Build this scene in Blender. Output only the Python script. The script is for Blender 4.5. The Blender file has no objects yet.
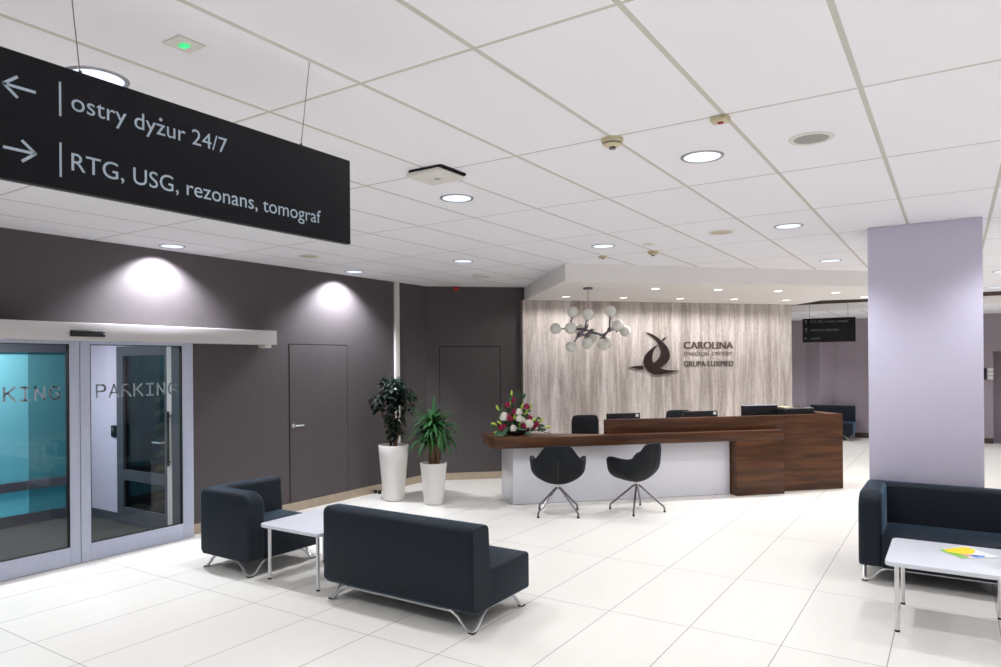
import bpy, math, random
from mathutils import Vector, Matrix
random.seed(7)
C = bpy.context.scene.collection
R = math.radians
EYE, CEIL, SOF, FARC = 1.85, 3.075, 2.862, 2.86

# ------------------------------------------------------------------ materials
def lin(c):
    return tuple(((v/255)/12.92 if v/255 <= .04045 else ((v/255+.055)/1.055)**2.4) for v in c)

def mat(name, rgb, rough=.5, metal=0., spec=.5, noise=0., scale=40., bump=0., stretch=None, rgb2=None, coat=0., sheen=0.):
    m = bpy.data.materials.new(name); m.use_nodes = True
    nt = m.node_tree; b = nt.nodes['Principled BSDF']
    col = lin(rgb)
    b.inputs['Base Color'].default_value = (*col, 1)
    b.inputs['Roughness'].default_value = rough
    b.inputs['Metallic'].default_value = metal
    b.inputs['Specular IOR Level'].default_value = spec
    b.inputs['Coat Weight'].default_value = coat
    b.inputs['Sheen Weight'].default_value = sheen; b.inputs['Sheen Roughness'].default_value = .2; b.inputs['Sheen Tint'].default_value = (.45,.72,1.,1)
    tc = nt.nodes.new('ShaderNodeTexCoord')
    mp = nt.nodes.new('ShaderNodeMapping'); nt.links.new(tc.outputs['Object'], mp.inputs['Vector'])
    if stretch: mp.inputs['Scale'].default_value = stretch
    nz = nt.nodes.new('ShaderNodeTexNoise'); nz.inputs['Scale'].default_value = scale
    nz.inputs['Detail'].default_value = 4
    nt.links.new(mp.outputs['Vector'], nz.inputs['Vector'])
    if noise or rgb2:
        rp = nt.nodes.new('ShaderNodeValToRGB')
        c2 = lin(rgb2) if rgb2 else tuple(max(0, v*(1-noise)) for v in col)
        c1 = col if rgb2 else tuple(min(1, v*(1+noise)) for v in col)
        rp.color_ramp.elements[0].position = .3; rp.color_ramp.elements[1].position = .7
        rp.color_ramp.elements[0].color = (*c2, 1); rp.color_ramp.elements[1].color = (*c1, 1)
        nt.links.new(nz.outputs['Fac'], rp.inputs['Fac']); nt.links.new(rp.outputs['Color'], b.inputs['Base Color'])
    if bump:
        bp = nt.nodes.new('ShaderNodeBump'); bp.inputs['Strength'].default_value = bump; bp.inputs['Distance'].default_value = .01
        nt.links.new(nz.outputs['Fac'], bp.inputs['Height']); nt.links.new(bp.outputs['Normal'], b.inputs['Normal'])
    return m

def emit(name, rgb, strength):
    m = bpy.data.materials.new(name); m.use_nodes = True
    b = m.node_tree.nodes['Principled BSDF']
    b.inputs['Base Color'].default_value = (*lin(rgb), 1)
    b.inputs['Emission Color'].default_value = (*lin(rgb), 1)
    b.inputs['Emission Strength'].default_value = strength
    return m

def glass(name, tint, refl=.9, ior=1.5):
    m = bpy.data.materials.new(name); m.use_nodes = True; nt = m.node_tree
    for n in list(nt.nodes):
        if n.type != 'OUTPUT_MATERIAL': nt.nodes.remove(n)
    out = nt.nodes['Material Output']
    t = nt.nodes.new('ShaderNodeBsdfTransparent'); t.inputs['Color'].default_value = (*lin(tint), 1)
    g = nt.nodes.new('ShaderNodeBsdfGlossy'); g.inputs['Roughness'].default_value = 0.0
    g.inputs['Color'].default_value = (refl, refl, refl, 1)
    f = nt.nodes.new('ShaderNodeFresnel'); f.inputs['IOR'].default_value = ior
    mx = nt.nodes.new('ShaderNodeMixShader')
    nt.links.new(f.outputs[0], mx.inputs[0]); nt.links.new(t.outputs[0], mx.inputs[1]); nt.links.new(g.outputs[0], mx.inputs[2])
    nt.links.new(mx.outputs[0], out.inputs['Surface'])
    return m

def frosted(name, rgb, clear=.25):
    m = bpy.data.materials.new(name); m.use_nodes = True; nt = m.node_tree
    for n in list(nt.nodes):
        if n.type != 'OUTPUT_MATERIAL': nt.nodes.remove(n)
    out = nt.nodes['Material Output']
    t = nt.nodes.new('ShaderNodeBsdfTranslucent'); t.inputs['Color'].default_value = (*lin(rgb), 1)
    p = nt.nodes.new('ShaderNodeBsdfTransparent'); p.inputs['Color'].default_value = (*lin(rgb), 1)
    mx = nt.nodes.new('ShaderNodeMixShader'); mx.inputs[0].default_value = clear
    nt.links.new(t.outputs[0], mx.inputs[1]); nt.links.new(p.outputs[0], mx.inputs[2])
    nt.links.new(mx.outputs[0], out.inputs['Surface'])
    return m

def math_node(nt, op, a, b=None):
    n = nt.nodes.new('ShaderNodeMath'); n.operation = op
    for i, v in enumerate((a, b)):
        if v is None: continue
        if isinstance(v, (int, float)): n.inputs[i].default_value = v
        else: nt.links.new(v, n.inputs[i])
    return n.outputs[0]

def grid_mat(name, tile, line, uo, up, vo, vp, wu, wv, rough, spec, bump, vary, shift=None, veins=0.):
    m = bpy.data.materials.new(name); m.use_nodes = True; nt = m.node_tree; b = nt.nodes['Principled BSDF']
    tc = nt.nodes.new('ShaderNodeTexCoord'); sx = nt.nodes.new('ShaderNodeSeparateXYZ')
    nt.links.new(tc.outputs['Object'], sx.inputs[0])
    x, y = sx.outputs[0], sx.outputs[1]
    if shift:
        y = math_node(nt, 'SUBTRACT', y, math_node(nt, 'MULTIPLY', math_node(nt, 'GREATER_THAN', y, shift[0]), shift[1]))
    xs = math_node(nt, 'SUBTRACT', x, uo); ys = math_node(nt, 'SUBTRACT', y, vo)
    lx = math_node(nt, 'LESS_THAN', math_node(nt, 'PINGPONG', xs, up/2), wu/2)
    ly = math_node(nt, 'LESS_THAN', math_node(nt, 'PINGPONG', ys, vp/2), wv/2)
    ln = math_node(nt, 'MAXIMUM', lx, ly)
    cell = nt.nodes.new('ShaderNodeCombineXYZ')
    nt.links.new(math_node(nt, 'FLOOR', math_node(nt, 'DIVIDE', xs, up)), cell.inputs[0])
    nt.links.new(math_node(nt, 'FLOOR', math_node(nt, 'DIVIDE', ys, vp)), cell.inputs[1])
    wn = nt.nodes.new('ShaderNodeTexWhiteNoise'); nt.links.new(cell.outputs[0], wn.inputs['Vector'])
    hv = nt.nodes.new('ShaderNodeHueSaturation'); hv.inputs['Color'].default_value = (*lin(tile), 1)
    val = math_node(nt, 'ADD', math_node(nt, 'MULTIPLY', wn.outputs['Value'], vary), 1 - vary/2)
    if veins:
        mp = nt.nodes.new('ShaderNodeMapping'); mp.inputs['Scale'].default_value = (6, .7, 1)
        nt.links.new(tc.outputs['Object'], mp.inputs['Vector'])
        nz = nt.nodes.new('ShaderNodeTexNoise'); nz.inputs['Scale'].default_value = 2.; nz.inputs['Detail'].default_value = 6
        nt.links.new(mp.outputs[0], nz.inputs['Vector'])
        val = math_node(nt, 'ADD', val, math_node(nt, 'MULTIPLY', math_node(nt, 'SUBTRACT', nz.outputs['Fac'], .5), veins))
    nt.links.new(val, hv.inputs['Value'])
    mx = nt.nodes.new('ShaderNodeMixRGB'); nt.links.new(ln, mx.inputs[0]); nt.links.new(hv.outputs[0], mx.inputs[1])
    mx.inputs[2].default_value = (*lin(line), 1); nt.links.new(mx.outputs[0], b.inputs['Base Color'])
    b.inputs['Roughness'].default_value = rough; b.inputs['Specular IOR Level'].default_value = spec
    if bump:
        bp = nt.nodes.new('ShaderNodeBump'); bp.inputs['Strength'].default_value = bump; bp.inputs['Distance'].default_value = .004
        nt.links.new(ln, bp.inputs['Height']); nt.links.new(bp.outputs[0], b.inputs['Normal'])
    return m

def stone_mat():
    m = bpy.data.materials.new('travertine'); m.use_nodes = True; nt = m.node_tree; b = nt.nodes['Principled BSDF']
    tc = nt.nodes.new('ShaderNodeTexCoord')
    def noise(scale, sc, detail, dist=0.):
        mp = nt.nodes.new('ShaderNodeMapping'); mp.inputs['Scale'].default_value = sc
        nt.links.new(tc.outputs['Object'], mp.inputs[0])
        n = nt.nodes.new('ShaderNodeTexNoise'); n.inputs['Scale'].default_value = scale; n.inputs['Detail'].default_value = detail
        n.inputs['Roughness'].default_value = .62; n.inputs['Distortion'].default_value = dist
        nt.links.new(mp.outputs[0], n.inputs['Vector']); return n.outputs['Fac']
    a = noise(1.3, (4.6, 1, .30), 10, .7)
    f = noise(5., (5, 1, .55), 8, .5)
    p = noise(26., (1.3, 1, .8), 4)
    s = math_node(nt, 'ADD', math_node(nt, 'MULTIPLY', a, .58), math_node(nt, 'MULTIPLY', f, .25))
    s = math_node(nt, 'ADD', s, math_node(nt, 'MULTIPLY', p, .17))
    rp = nt.nodes.new('ShaderNodeValToRGB'); nt.links.new(s, rp.inputs[0]); e = rp.color_ramp.elements
    e[0].position = .33; e[0].color = (*lin((142, 132, 126)), 1)
    e[1].position = .67; e[1].color = (*lin((236, 231, 228)), 1)
    k = e.new(.46); k.color = (*lin((176, 166, 160)), 1)
    k = e.new(.54); k.color = (*lin((206, 197, 192)), 1)
    sx = nt.nodes.new('ShaderNodeSeparateXYZ'); nt.links.new(tc.outputs['Object'], sx.inputs[0])
    seam = math_node(nt, 'LESS_THAN', math_node(nt, 'PINGPONG', sx.outputs[0], .4216), .0025)
    mx = nt.nodes.new('ShaderNodeMixRGB'); nt.links.new(math_node(nt, 'MULTIPLY', seam, .6), mx.inputs[0]); nt.links.new(rp.outputs[0], mx.inputs[1])
    mx.inputs[2].default_value = (*lin((96, 86, 80)), 1)
    nt.links.new(mx.outputs[0], b.inputs['Base Color'])
    b.inputs['Roughness'].default_value = .45; b.inputs['Specular IOR Level'].default_value = .25
    return m

def wood_mat(name='walnut', vertical=False):
    m = bpy.data.materials.new(name); m.use_nodes = True; nt = m.node_tree; b = nt.nodes['Principled BSDF']
    tc = nt.nodes.new('ShaderNodeTexCoord'); mp = nt.nodes.new('ShaderNodeMapping')
    mp.inputs['Scale'].default_value = (.5, 2., 6.)
    nt.links.new(tc.outputs['Object'], mp.inputs[0])
    n = nt.nodes.new('ShaderNodeTexNoise'); n.inputs['Scale'].default_value = 2.4; n.inputs['Detail'].default_value = 8; n.inputs['Distortion'].default_value = .6
    nt.links.new(mp.outputs[0], n.inputs['Vector'])
    mp2 = nt.nodes.new('ShaderNodeMapping'); mp2.inputs['Scale'].default_value = (2., 10., 60.)
    nt.links.new(tc.outputs['Object'], mp2.inputs[0])
    n2 = nt.nodes.new('ShaderNodeTexNoise'); n2.inputs['Scale'].default_value = 3.; n2.inputs['Detail'].default_value = 4
    nt.links.new(mp2.outputs[0], n2.inputs['Vector'])
    s = math_node(nt, 'ADD', math_node(nt, 'MULTIPLY', n.outputs['Fac'], .82), math_node(nt, 'MULTIPLY', n2.outputs['Fac'], .18))
    rp = nt.nodes.new('ShaderNodeValToRGB'); nt.links.new(s, rp.inputs[0]); e = rp.color_ramp.elements
    e[0].position = .36; e[0].color = (*lin((58, 34, 19)), 1)
    e[1].position = .66; e[1].color = (*lin((100, 62, 36)), 1)
    k = e.new(.5); k.color = (*lin((78, 47, 27)), 1)
    nt.links.new(rp.outputs[0], b.inputs['Base Color'])
    b.inputs['Roughness'].default_value = .42; b.inputs['Specular IOR Level'].default_value = .35
    return m

M = dict(
    dark_wall=mat('taupe_wall_paint', (82, 76, 77), .75, spec=.2, noise=.03, scale=9, bump=.05),
    lav_wall=mat('pale_lavender_paint', (210, 205, 224), .7, spec=.2, noise=.015, scale=60, bump=.08),
    far_wall=mat('grey_lavender_paint', (160, 149, 157), .75, spec=.2, noise=.02, scale=9),
    soffit=mat('white_plaster', (247, 244, 242), .8, spec=.2, noise=.01, scale=5),
    base=mat('beige_skirting_tile', (170, 154, 134), .4, noise=.06, scale=12),
    brown_base=mat('brown_skirting', (72, 58, 50), .5, noise=.05),
    groove=mat('dark_gap', (34, 31, 30), .9, spec=.1),
    stone=stone_mat(), wood=wood_mat(),
    white_gloss=mat('white_lacquer', (240, 240, 247), .18, spec=.5, noise=.008, scale=2),
    white_top=mat('white_laminate', (224, 226, 233), .3, noise=.006, scale=3),
    pot=mat('white_ceramic', (246, 243, 238), .38, noise=.01, scale=4),
    fabric=mat('navy_grey_fabric', (22, 30, 40), .6, spec=.22, noise=.10, scale=260, bump=.25, sheen=.8),
    chair_fabric=mat('charcoal_fabric', (19, 23, 27), .7, spec=.25, noise=.10, scale=240, bump=.2, sheen=.15),
    chrome=mat('brushed_chrome', (226, 226, 228), .34, metal=.85, noise=.03, scale=30),
    darkmetal=mat('dark_chrome', (120, 116, 122), .3, metal=1., noise=.05, scale=20),
    alu=mat('satin_aluminium', (188, 193, 212), .5, metal=.1, noise=.03, scale=30),
    header=mat('white_powder_coat', (206, 202, 202), .5, noise=.01),
    black=mat('black_plastic', (18, 18, 20), .35, noise=.05),
    blackrubber=mat('black_rubber', (14, 14, 14), .7, noise=.05),
    dgrey=mat('dark_grey_frame', (78, 82, 90), .5, noise=.04),
    signblack=mat('black_sign_panel', (15, 16, 22), .5, spec=.2, noise=.04, scale=6),
    signtext=mat('pale_blue_lettering', (182, 198, 212), .6, noise=.01),
    signtext_dim=mat('grey_lettering', (120, 122, 126), .6, noise=.01),
    frostletter=mat('frosted_lettering', (150, 160, 168), .8, noise=.04, scale=60),
    logo=mat('bronze_metal', (74, 62, 60), .32, metal=.75, noise=.12, scale=3),
    letter=mat('taupe_letters', (112, 98, 94), .5, metal=.2, noise=.04),
    globe=mat('milky_glass', (242, 242, 234), .25, spec=.5, noise=.01, scale=6),
    clear=glass('clear_door_glass', (230, 234, 235)),
    darkglass=glass('dark_door_glass', (110, 128, 132), ior=1.3),
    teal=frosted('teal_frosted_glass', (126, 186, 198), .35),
    teal_shaded=frosted('shaded_teal_glass', (88, 136, 144), .35),  # darker copy of the teal glass; weaker light beyond is put into its tint
    mat_floor=mat('grey_entrance_mat', (84, 82, 80), .95, spec=.1, noise=.15, scale=120, bump=.3),
    garage=mat('teal_garage_paint', (158, 204, 212), .8, noise=.03, scale=3),
    green_led=emit('green_led', (60, 235, 140), 1.6),
    white_led=emit('white_led', (240, 240, 245), 1.2),
    lamp=emit('downlight_diffuser', (222, 234, 255), 2.6),
    spot=emit('spot_diffuser', (255, 248, 242), 9.),
    lampring=mat('lamp_trim_ring', (170, 168, 172), .35, metal=.5, noise=.02),
    offwhite=mat('offwhite_plastic', (226, 222, 216), .5, noise=.01),
    cream=mat('aged_cream_plastic', (205, 195, 160), .5, noise=.03),
    grille=mat('grey_speaker_grille', (156, 154, 150), .7, noise=.08, scale=300, bump=.2),
    beigegrille=mat('beige_speaker_grille', (190, 180, 160), .7, noise=.08, scale=300),
    red=mat('red_plastic', (150, 16, 20), .4, noise=.05),
    soil=mat('potting_soil', (52, 42, 36), .95, noise=.3, scale=60, bump=.6),
    bark=mat('plant_bark', (112, 84, 60), .85, noise=.2, scale=40, stretch=(1, 1, .3)),
    leaf_dark=mat('dark_waxy_leaf', (26, 44, 33), .6, spec=.2, noise=.35, scale=9),
    leaf_green=mat('green_strap_leaf', (38, 88, 38), .55, spec=.3, noise=.35, scale=7),
    leaf_bouquet=mat('bouquet_leaf', (40, 84, 44), .45, noise=.3, scale=18),
    rose_white=mat('white_petals', (242, 238, 224), .6, noise=.04, scale=30),
    rose_red=mat('magenta_petals', (140, 14, 64), .6, noise=.2, scale=30),
    bud=mat('lime_bud', (178, 206, 66), .5, noise=.12, scale=30),
    twig=mat('dark_twig', (48, 40, 32), .8, noise=.2),
    paper=mat('white_paper', (236, 236, 232), .6, noise=.02, scale=20),
    yellow=mat('yellow_print', (246, 214, 10), .5, noise=.08, scale=30),
    greenprint=mat('green_print', (128, 190, 60), .5, noise=.15, scale=40),
    pinkprint=mat('pink_print', (216, 150, 160), .5, noise=.15, scale=40),
    blueprint=mat('blue_print', (70, 140, 222), .5, noise=.15, scale=40),
    darkprint=mat('dark_print', (60, 44, 70), .5, noise=.2, scale=40),
    hazard=mat('hazard_yellow', (196, 176, 40), .6, noise=.05),
    floor=grid_mat('floor_tiles', (232, 228, 221), (163, 157, 149), -2.166, .6035, 3.489, 1.294, .007, .006, .32, .35, 0, .02, (6.8, .36), .06),
    ceil=grid_mat('ceiling_tiles', (250, 249, 254), (202, 200, 192), -.347, .6062, 3.51, 1.29, .024, .018, .85, .1, .35, .025),
)

# ------------------------------------------------------------------ mesh builder
class MB:
    def __init__(s): s.v = []; s.f = []; s.mi = []
    def add(s, vs, fs, m=0):
        o = len(s.v); s.v += [tuple(v) for v in vs]
        s.f += [tuple(i+o for i in f) for f in fs]; s.mi += [m]*len(fs); return s
    def box(s, x0, x1, y0, y1, z0, z1, m=0):
        return s.add([(x0,y0,z0),(x1,y0,z0),(x1,y1,z0),(x0,y1,z0),(x0,y0,z1),(x1,y0,z1),(x1,y1,z1),(x0,y1,z1)],
                     [(0,3,2,1),(4,5,6,7),(0,1,5,4),(1,2,6,5),(2,3,7,6),(3,0,4,7)], m)
    def prism(s, pts, z0, z1, m=0):     # pts counter-clockwise in plan
        n = len(pts)
        if sum(pts[i][0]*pts[(i+1)%n][1]-pts[(i+1)%n][0]*pts[i][1] for i in range(n)) < 0: pts = pts[::-1]
        vs = [(p[0],p[1],z0) for p in pts]+[(p[0],p[1],z1) for p in pts]
        fs = [tuple(range(n-1,-1,-1)), tuple(range(n,2*n))]+[(i,(i+1)%n,n+(i+1)%n,n+i) for i in range(n)]
        return s.add(vs, fs, m)
    def mapped_prism(s, pts, t0, t1, org, ex, ez, m=0):   # outline in a wall plane, thickness along its normal ex x ez
        n = len(pts); org, ex, ez = Vector(org), Vector(ex), Vector(ez); nn = ex.cross(ez)
        if sum(pts[i][0]*pts[(i+1)%n][1]-pts[(i+1)%n][0]*pts[i][1] for i in range(n)) < 0: pts = pts[::-1]
        vs = [org+ex*p[0]+ez*p[1]+nn*t for t in (t0,t1) for p in pts]
        fs = [tuple(range(n-1,-1,-1)), tuple(range(n,2*n))]+[(i,(i+1)%n,n+(i+1)%n,n+i) for i in range(n)]
        return s.add(vs, fs, m)
    def tube(s, pts, r, seg=8, m=0, caps=True, flat=1.):
        pts = [Vector(p) for p in pts]; rs = r if isinstance(r,(list,tuple)) else [r]*len(pts)
        vs = []; fs = []; up = None
        for i,p in enumerate(pts):
            t = (pts[min(i+1,len(pts)-1)]-pts[max(i-1,0)]).normalized()
            if up is None: up = Vector((0,0,1)) if abs(t.z)<.9 else Vector((1,0,0))
            a = (up - t*up.dot(t)).normalized(); b = t.cross(a); up = a
            for k in range(seg):
                th = 2*math.pi*k/seg
                vs.append(p+a*math.cos(th)*rs[i]+b*math.sin(th)*rs[i]*flat)
        for i in range(len(pts)-1):
            for k in range(seg):
                fs.append((i*seg+k,i*seg+(k+1)%seg,(i+1)*seg+(k+1)%seg,(i+1)*seg+k))
        if caps: fs += [tuple(range(seg-1,-1,-1)), tuple(range((len(pts)-1)*seg,len(pts)*seg))]
        return s.add(vs, fs, m)
    def lathe(s, prof, seg=24, m=0, c=(0,0,0)):   # prof: (r, z)
        vs = []; fs = []; n = len(prof)
        for r,z in prof:
            for k in range(seg):
                th = 2*math.pi*k/seg; vs.append((c[0]+r*math.cos(th),c[1]+r*math.sin(th),c[2]+z))
        for i in range(n-1):
            for k in range(seg): fs.append((i*seg+k,i*seg+(k+1)%seg,(i+1)*seg+(k+1)%seg,(i+1)*seg+k))
        if prof[0][0] > 1e-6: fs.append(tuple(range(seg-1,-1,-1)))
        if prof[-1][0] > 1e-6: fs.append(tuple(range((n-1)*seg,n*seg)))
        return s.add(vs, fs, m)
    def ball(s, c, r, seg=16, rings=10, m=0, sz=1.):
        prof = [(max(1e-5,r*math.sin(math.pi*i/rings)), -r*sz*math.cos(math.pi*i/rings)) for i in range(rings+1)]
        return s.lathe(prof, seg, m, c)
    def build(s, name, mats, parent=None, smooth=35, bevel=0., seg=3, loc=None, rotz=None):
        me = bpy.data.meshes.new(name); me.from_pydata([tuple(v) for v in s.v], [], s.f)
        for m in (mats if isinstance(mats,(list,tuple)) else [mats]): me.materials.append(m)
        for p,i in zip(me.polygons, s.mi): p.material_index = i
        me.validate()
        if smooth:
            for p in me.polygons: p.use_smooth = True
            me.set_sharp_from_angle(angle=R(smooth))
        o = bpy.data.objects.new(name, me); C.objects.link(o)
        if parent: o.parent = parent
        if loc: o.location = loc
        if rotz is not None: o.rotation_euler = (0,0,rotz)
        if bevel:
            b = o.modifiers.new('bevel','BEVEL'); b.width = bevel; b.segments = seg; b.limit_method = 'ANGLE'; b.angle_limit = R(40); b.harden_normals = False
            for p in me.polygons: p.use_smooth = True
            me.set_sharp_from_angle(angle=R(180))
        return o

def tag(o, label=None, cat=None, group=None, kind=None):
    if label: o['label'] = label
    if cat: o['category'] = cat
    if group: o['group'] = group
    if kind: o['kind'] = kind
    return o
def thing(name, label, cat, loc=(0,0,0), rotz=0., group=None, kind=None):
    o = bpy.data.objects.new(name, None); C.objects.link(o); o.empty_display_size = .1
    o.location = loc; o.rotation_euler = (0,0,rotz)
    return tag(o, label, cat, group, kind)
def struct(o, label, cat):
    return tag(o, label, cat, None, 'structure')
def copy_tree(o, parent=None):
    c = o.copy(); C.objects.link(c); c.parent = parent
    for ch in [k for k in bpy.data.objects if k.parent == o]: copy_tree(ch, c)
    return c

def text_geo(body, spacing=1.):
    cu = bpy.data.curves.new('t','FONT'); cu.body = body; cu.size = 1.; cu.space_character = spacing; cu.resolution_u = 4
    o = bpy.data.objects.new('t', cu); C.objects.link(o)
    dg = bpy.context.evaluated_depsgraph_get()
    me = bpy.data.meshes.new_from_object(o.evaluated_get(dg))
    vs = [tuple(v.co) for v in me.vertices]; fs = [tuple(p.vertices) for p in me.polygons]
    bpy.data.objects.remove(o); bpy.data.meshes.remove(me); bpy.data.curves.remove(cu)
    return vs, fs
def put_text(mb, body, x0, x1, z0, caph, org, ex, ez, off, m=0, bold=0., spacing=1.):
    """one line of raised lettering, fitted between x0 and x1 on baseline z0, capital height caph"""
    vs, fs = text_geo(body, spacing)
    xa, xb = min(v[0] for v in vs), max(v[0] for v in vs)
    ch, _ = text_geo('H'); H = max(v[1] for v in ch)
    org, ex, ez = Vector(org), Vector(ex), Vector(ez); nn = ex.cross(ez)
    for k in ((0.,), (-bold, 0., bold))[bold > 0]:
        out = [org+ex*(x0+k+(v[0]-xa)/(xb-xa)*(x1-x0))+ez*(z0+v[1]/H*caph)+nn*off for v in vs]
        mb.add(out, fs, m)

# ------------------------------------------------------------------ the setting
f = MB().add([(-9.4,-4.5,0),(8,-4.5,0),(8,18.8,0),(-9.4,18.8,0)], [(0,1,2,3)]).build('floor', M['floor'], smooth=0)
struct(f, 'pale cream large-format tiled floor', 'floor')
c = MB().add([(-7.2,-4.5,CEIL),(8,-4.5,CEIL),(8,15.4,CEIL),(-7.2,15.4,CEIL)], [(3,2,1,0)]).build('ceiling', M['ceil'], smooth=0)
struct(c, 'white suspended tile ceiling with beige grid bars', 'ceiling')
b = MB(); b.box(-9,8,15.4,15.5,3.0,CEIL,1); b.box(-9,8,15.405,15.5,FARC,3.0,0)
struct(b.build('trim_ceiling_step', [M['soffit'], M['brown_base']], smooth=0), 'dark strip and white drop where the far ceiling steps down', 'ceiling trim')
c = MB().add([(-9,15.5,FARC),(8,15.5,FARC),(8,18.8,FARC),(-9,18.8,FARC)], [(3,2,1,0)]).build('ceiling_far', M['ceil'], smooth=0)
struct(c, 'lower white ceiling beyond the dark strip', 'ceiling')

DV0, DV1 = 2.15, 4.42     # entrance opening along the left wall
b = MB(); b.box(-7.15,-7.0,-4.5,DV0,0,CEIL); b.box(-7.15,-7.0,DV0,DV1,2.13,CEIL); b.box(-7.15,-7.0,DV1,8.66,0,CEIL)
struct(b.build('wall_left', M['dark_wall'], smooth=0), 'dark taupe left wall with sliding entrance', 'wall')
W2 = [(-7.0,8.60),(-5.78,9.73)]
b = MB().prism([(-7.0,8.60),(-5.78,9.73),(-5.88,9.84),(-7.15,8.66)],0,CEIL)
struct(b.build('wall_corner', M['dark_wall'], smooth=0), 'dark taupe angled wall behind the potted plants', 'wall')
# stone wall in its own frame: x along the wall, front face at y = 0
SA = Vector((-5.80,9.56,0)); SE = Vector((.66228,.74926,0)); SN = Vector((.74926,-.66228,0)); SROT = math.atan2(SE.y,SE.x)
b = MB().box(0,5.058,0,.3,0,SOF)
o = b.build('wall_stone', M['stone'], smooth=0, loc=SA, rotz=SROT)
struct(o, 'streaked travertine feature wall behind the reception', 'wall')
b = MB().prism([(-4.02,7.64),(.12,11.93),(-.587,13.2),(-1.206,12.93),(-1.876,12.756),(-2.40,13.44),(-5.86,9.70)],SOF,CEIL+.05)
struct(b.build('ceiling_lowered', M['soffit'], smooth=0), 'white lowered ceiling over the reception desk', 'ceiling')
b = MB().box(-.67,.207,7.26,7.85,0,CEIL)
struct(b.build('pillar', M['lav_wall'], smooth=0, bevel=.008), 'wide pale lavender pillar behind the right sofa', 'pillar')
b = MB(); b.box(-9,.70,18.7,18.85,0,FARC); b.box(.70,1.75,18.7,18.85,2.03,FARC); b.box(1.75,8,18.7,18.85,0,FARC)
b.box(.70,1.75,19.3,19.4,0,2.03); b.box(.6,.70,18.85,19.3,0,2.03); b.box(1.75,1.85,18.85,19.3,0,2.03)
struct(b.build('wall_far', M['far_wall'], smooth=0), 'grey lavender far wall with a doorway niche at right', 'wall')
b = MB().prism([(-3.1,18.7),(-2.74,18.36),(-2.447,18.7)],0,FARC)
struct(b.build('wall_pilaster', M['far_wall'], smooth=0), 'angled pale wall corner behind the far sofa', 'wall')
b = MB(); b.box(-9,.70,18.68,18.7,0,.12); b.box(1.75,8,18.68,18.7,0,.12)
struct(b.build('baseboard_far', M['brown_base'], smooth=0), 'dark brown skirting on the far wall', 'skirting')
b = MB(); b.box(-7.0,-6.985,4.52,8.6,0,.11)
struct(b.build('baseboard_left', M['base'], smooth=0), 'beige tile skirting along the left wall', 'skirting')
n2 = Vector((W2[1][1]-W2[0][1], -(W2[1][0]-W2[0][0]),0)).normalized()*.015
b = MB().prism([(W2[0][0],W2[0][1]),(W2[1][0],W2[1][1]),(W2[1][0]+n2.x,W2[1][1]+n2.y),(W2[0][0]+n2.x,W2[0][1]+n2.y)],0,.112)
struct(b.build('baseboard_corner', M['base'], smooth=0), 'beige tile skirting along the angled dark wall', 'skirting')
b = MB().box(-7.0,-6.96,7.83,7.925,.11,CEIL)
struct(b.build('trim_1', M['offwhite'], smooth=0, bevel=.006), 'white vertical cable duct on the dark wall', 'cable duct')

# flush doors -----------------------------------------------------------------
def flush_door(name, label, org, ex, w, h, handle):
    r = thing(name, label, 'door', org, math.atan2(ex[1],ex[0]), kind='structure')
    b = MB(); g = .011                               # local x along wall, wall face at y=0, room towards -y
    b.box(-g,0,-.003,.01,0,h+g); b.box(w,w+g,-.003,.01,0,h+g); b.box(0,w,-.003,.01,h,h+g)
    b.build('gap', M['groove'], r, smooth=0)
    MB().box(0,w,-.006,.01,.115,h).build('door_leaf', M['dark_wall'], r, smooth=0)
    if handle:
        b = MB(); b.lathe([(.026,0),(.026,.008),(.009,.01),(.009,.05)],16)
        b.v = [(x,-z,y) for x,y,z in b.v]; b.f = [t[::-1] for t in b.f]
        b.tube([(0,-.05,0),(.02,-.055,0),(.13,-.05,0)],[.010,.010,.009],8)
        b.v = [(x+handle[0],y-.004,z+handle[1]) for x,y,z in b.v]
        b.build('door_handle', M['chrome'], r)
    return r
flush_door('door_2', 'flush taupe door with chrome lever on the left wall', (-7.0,5.885,0), (0,1), .985, 2.105, (.05,1.08))
d2 = Vector((W2[1][0]-W2[0][0],W2[1][1]-W2[0][1],0)).normalized()
flush_door('door_3', 'flush taupe door without handle on the angled wall behind the plants', Vector((W2[0][0],W2[0][1],0))+d2*.21, d2, .965, 2.115, None)

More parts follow.
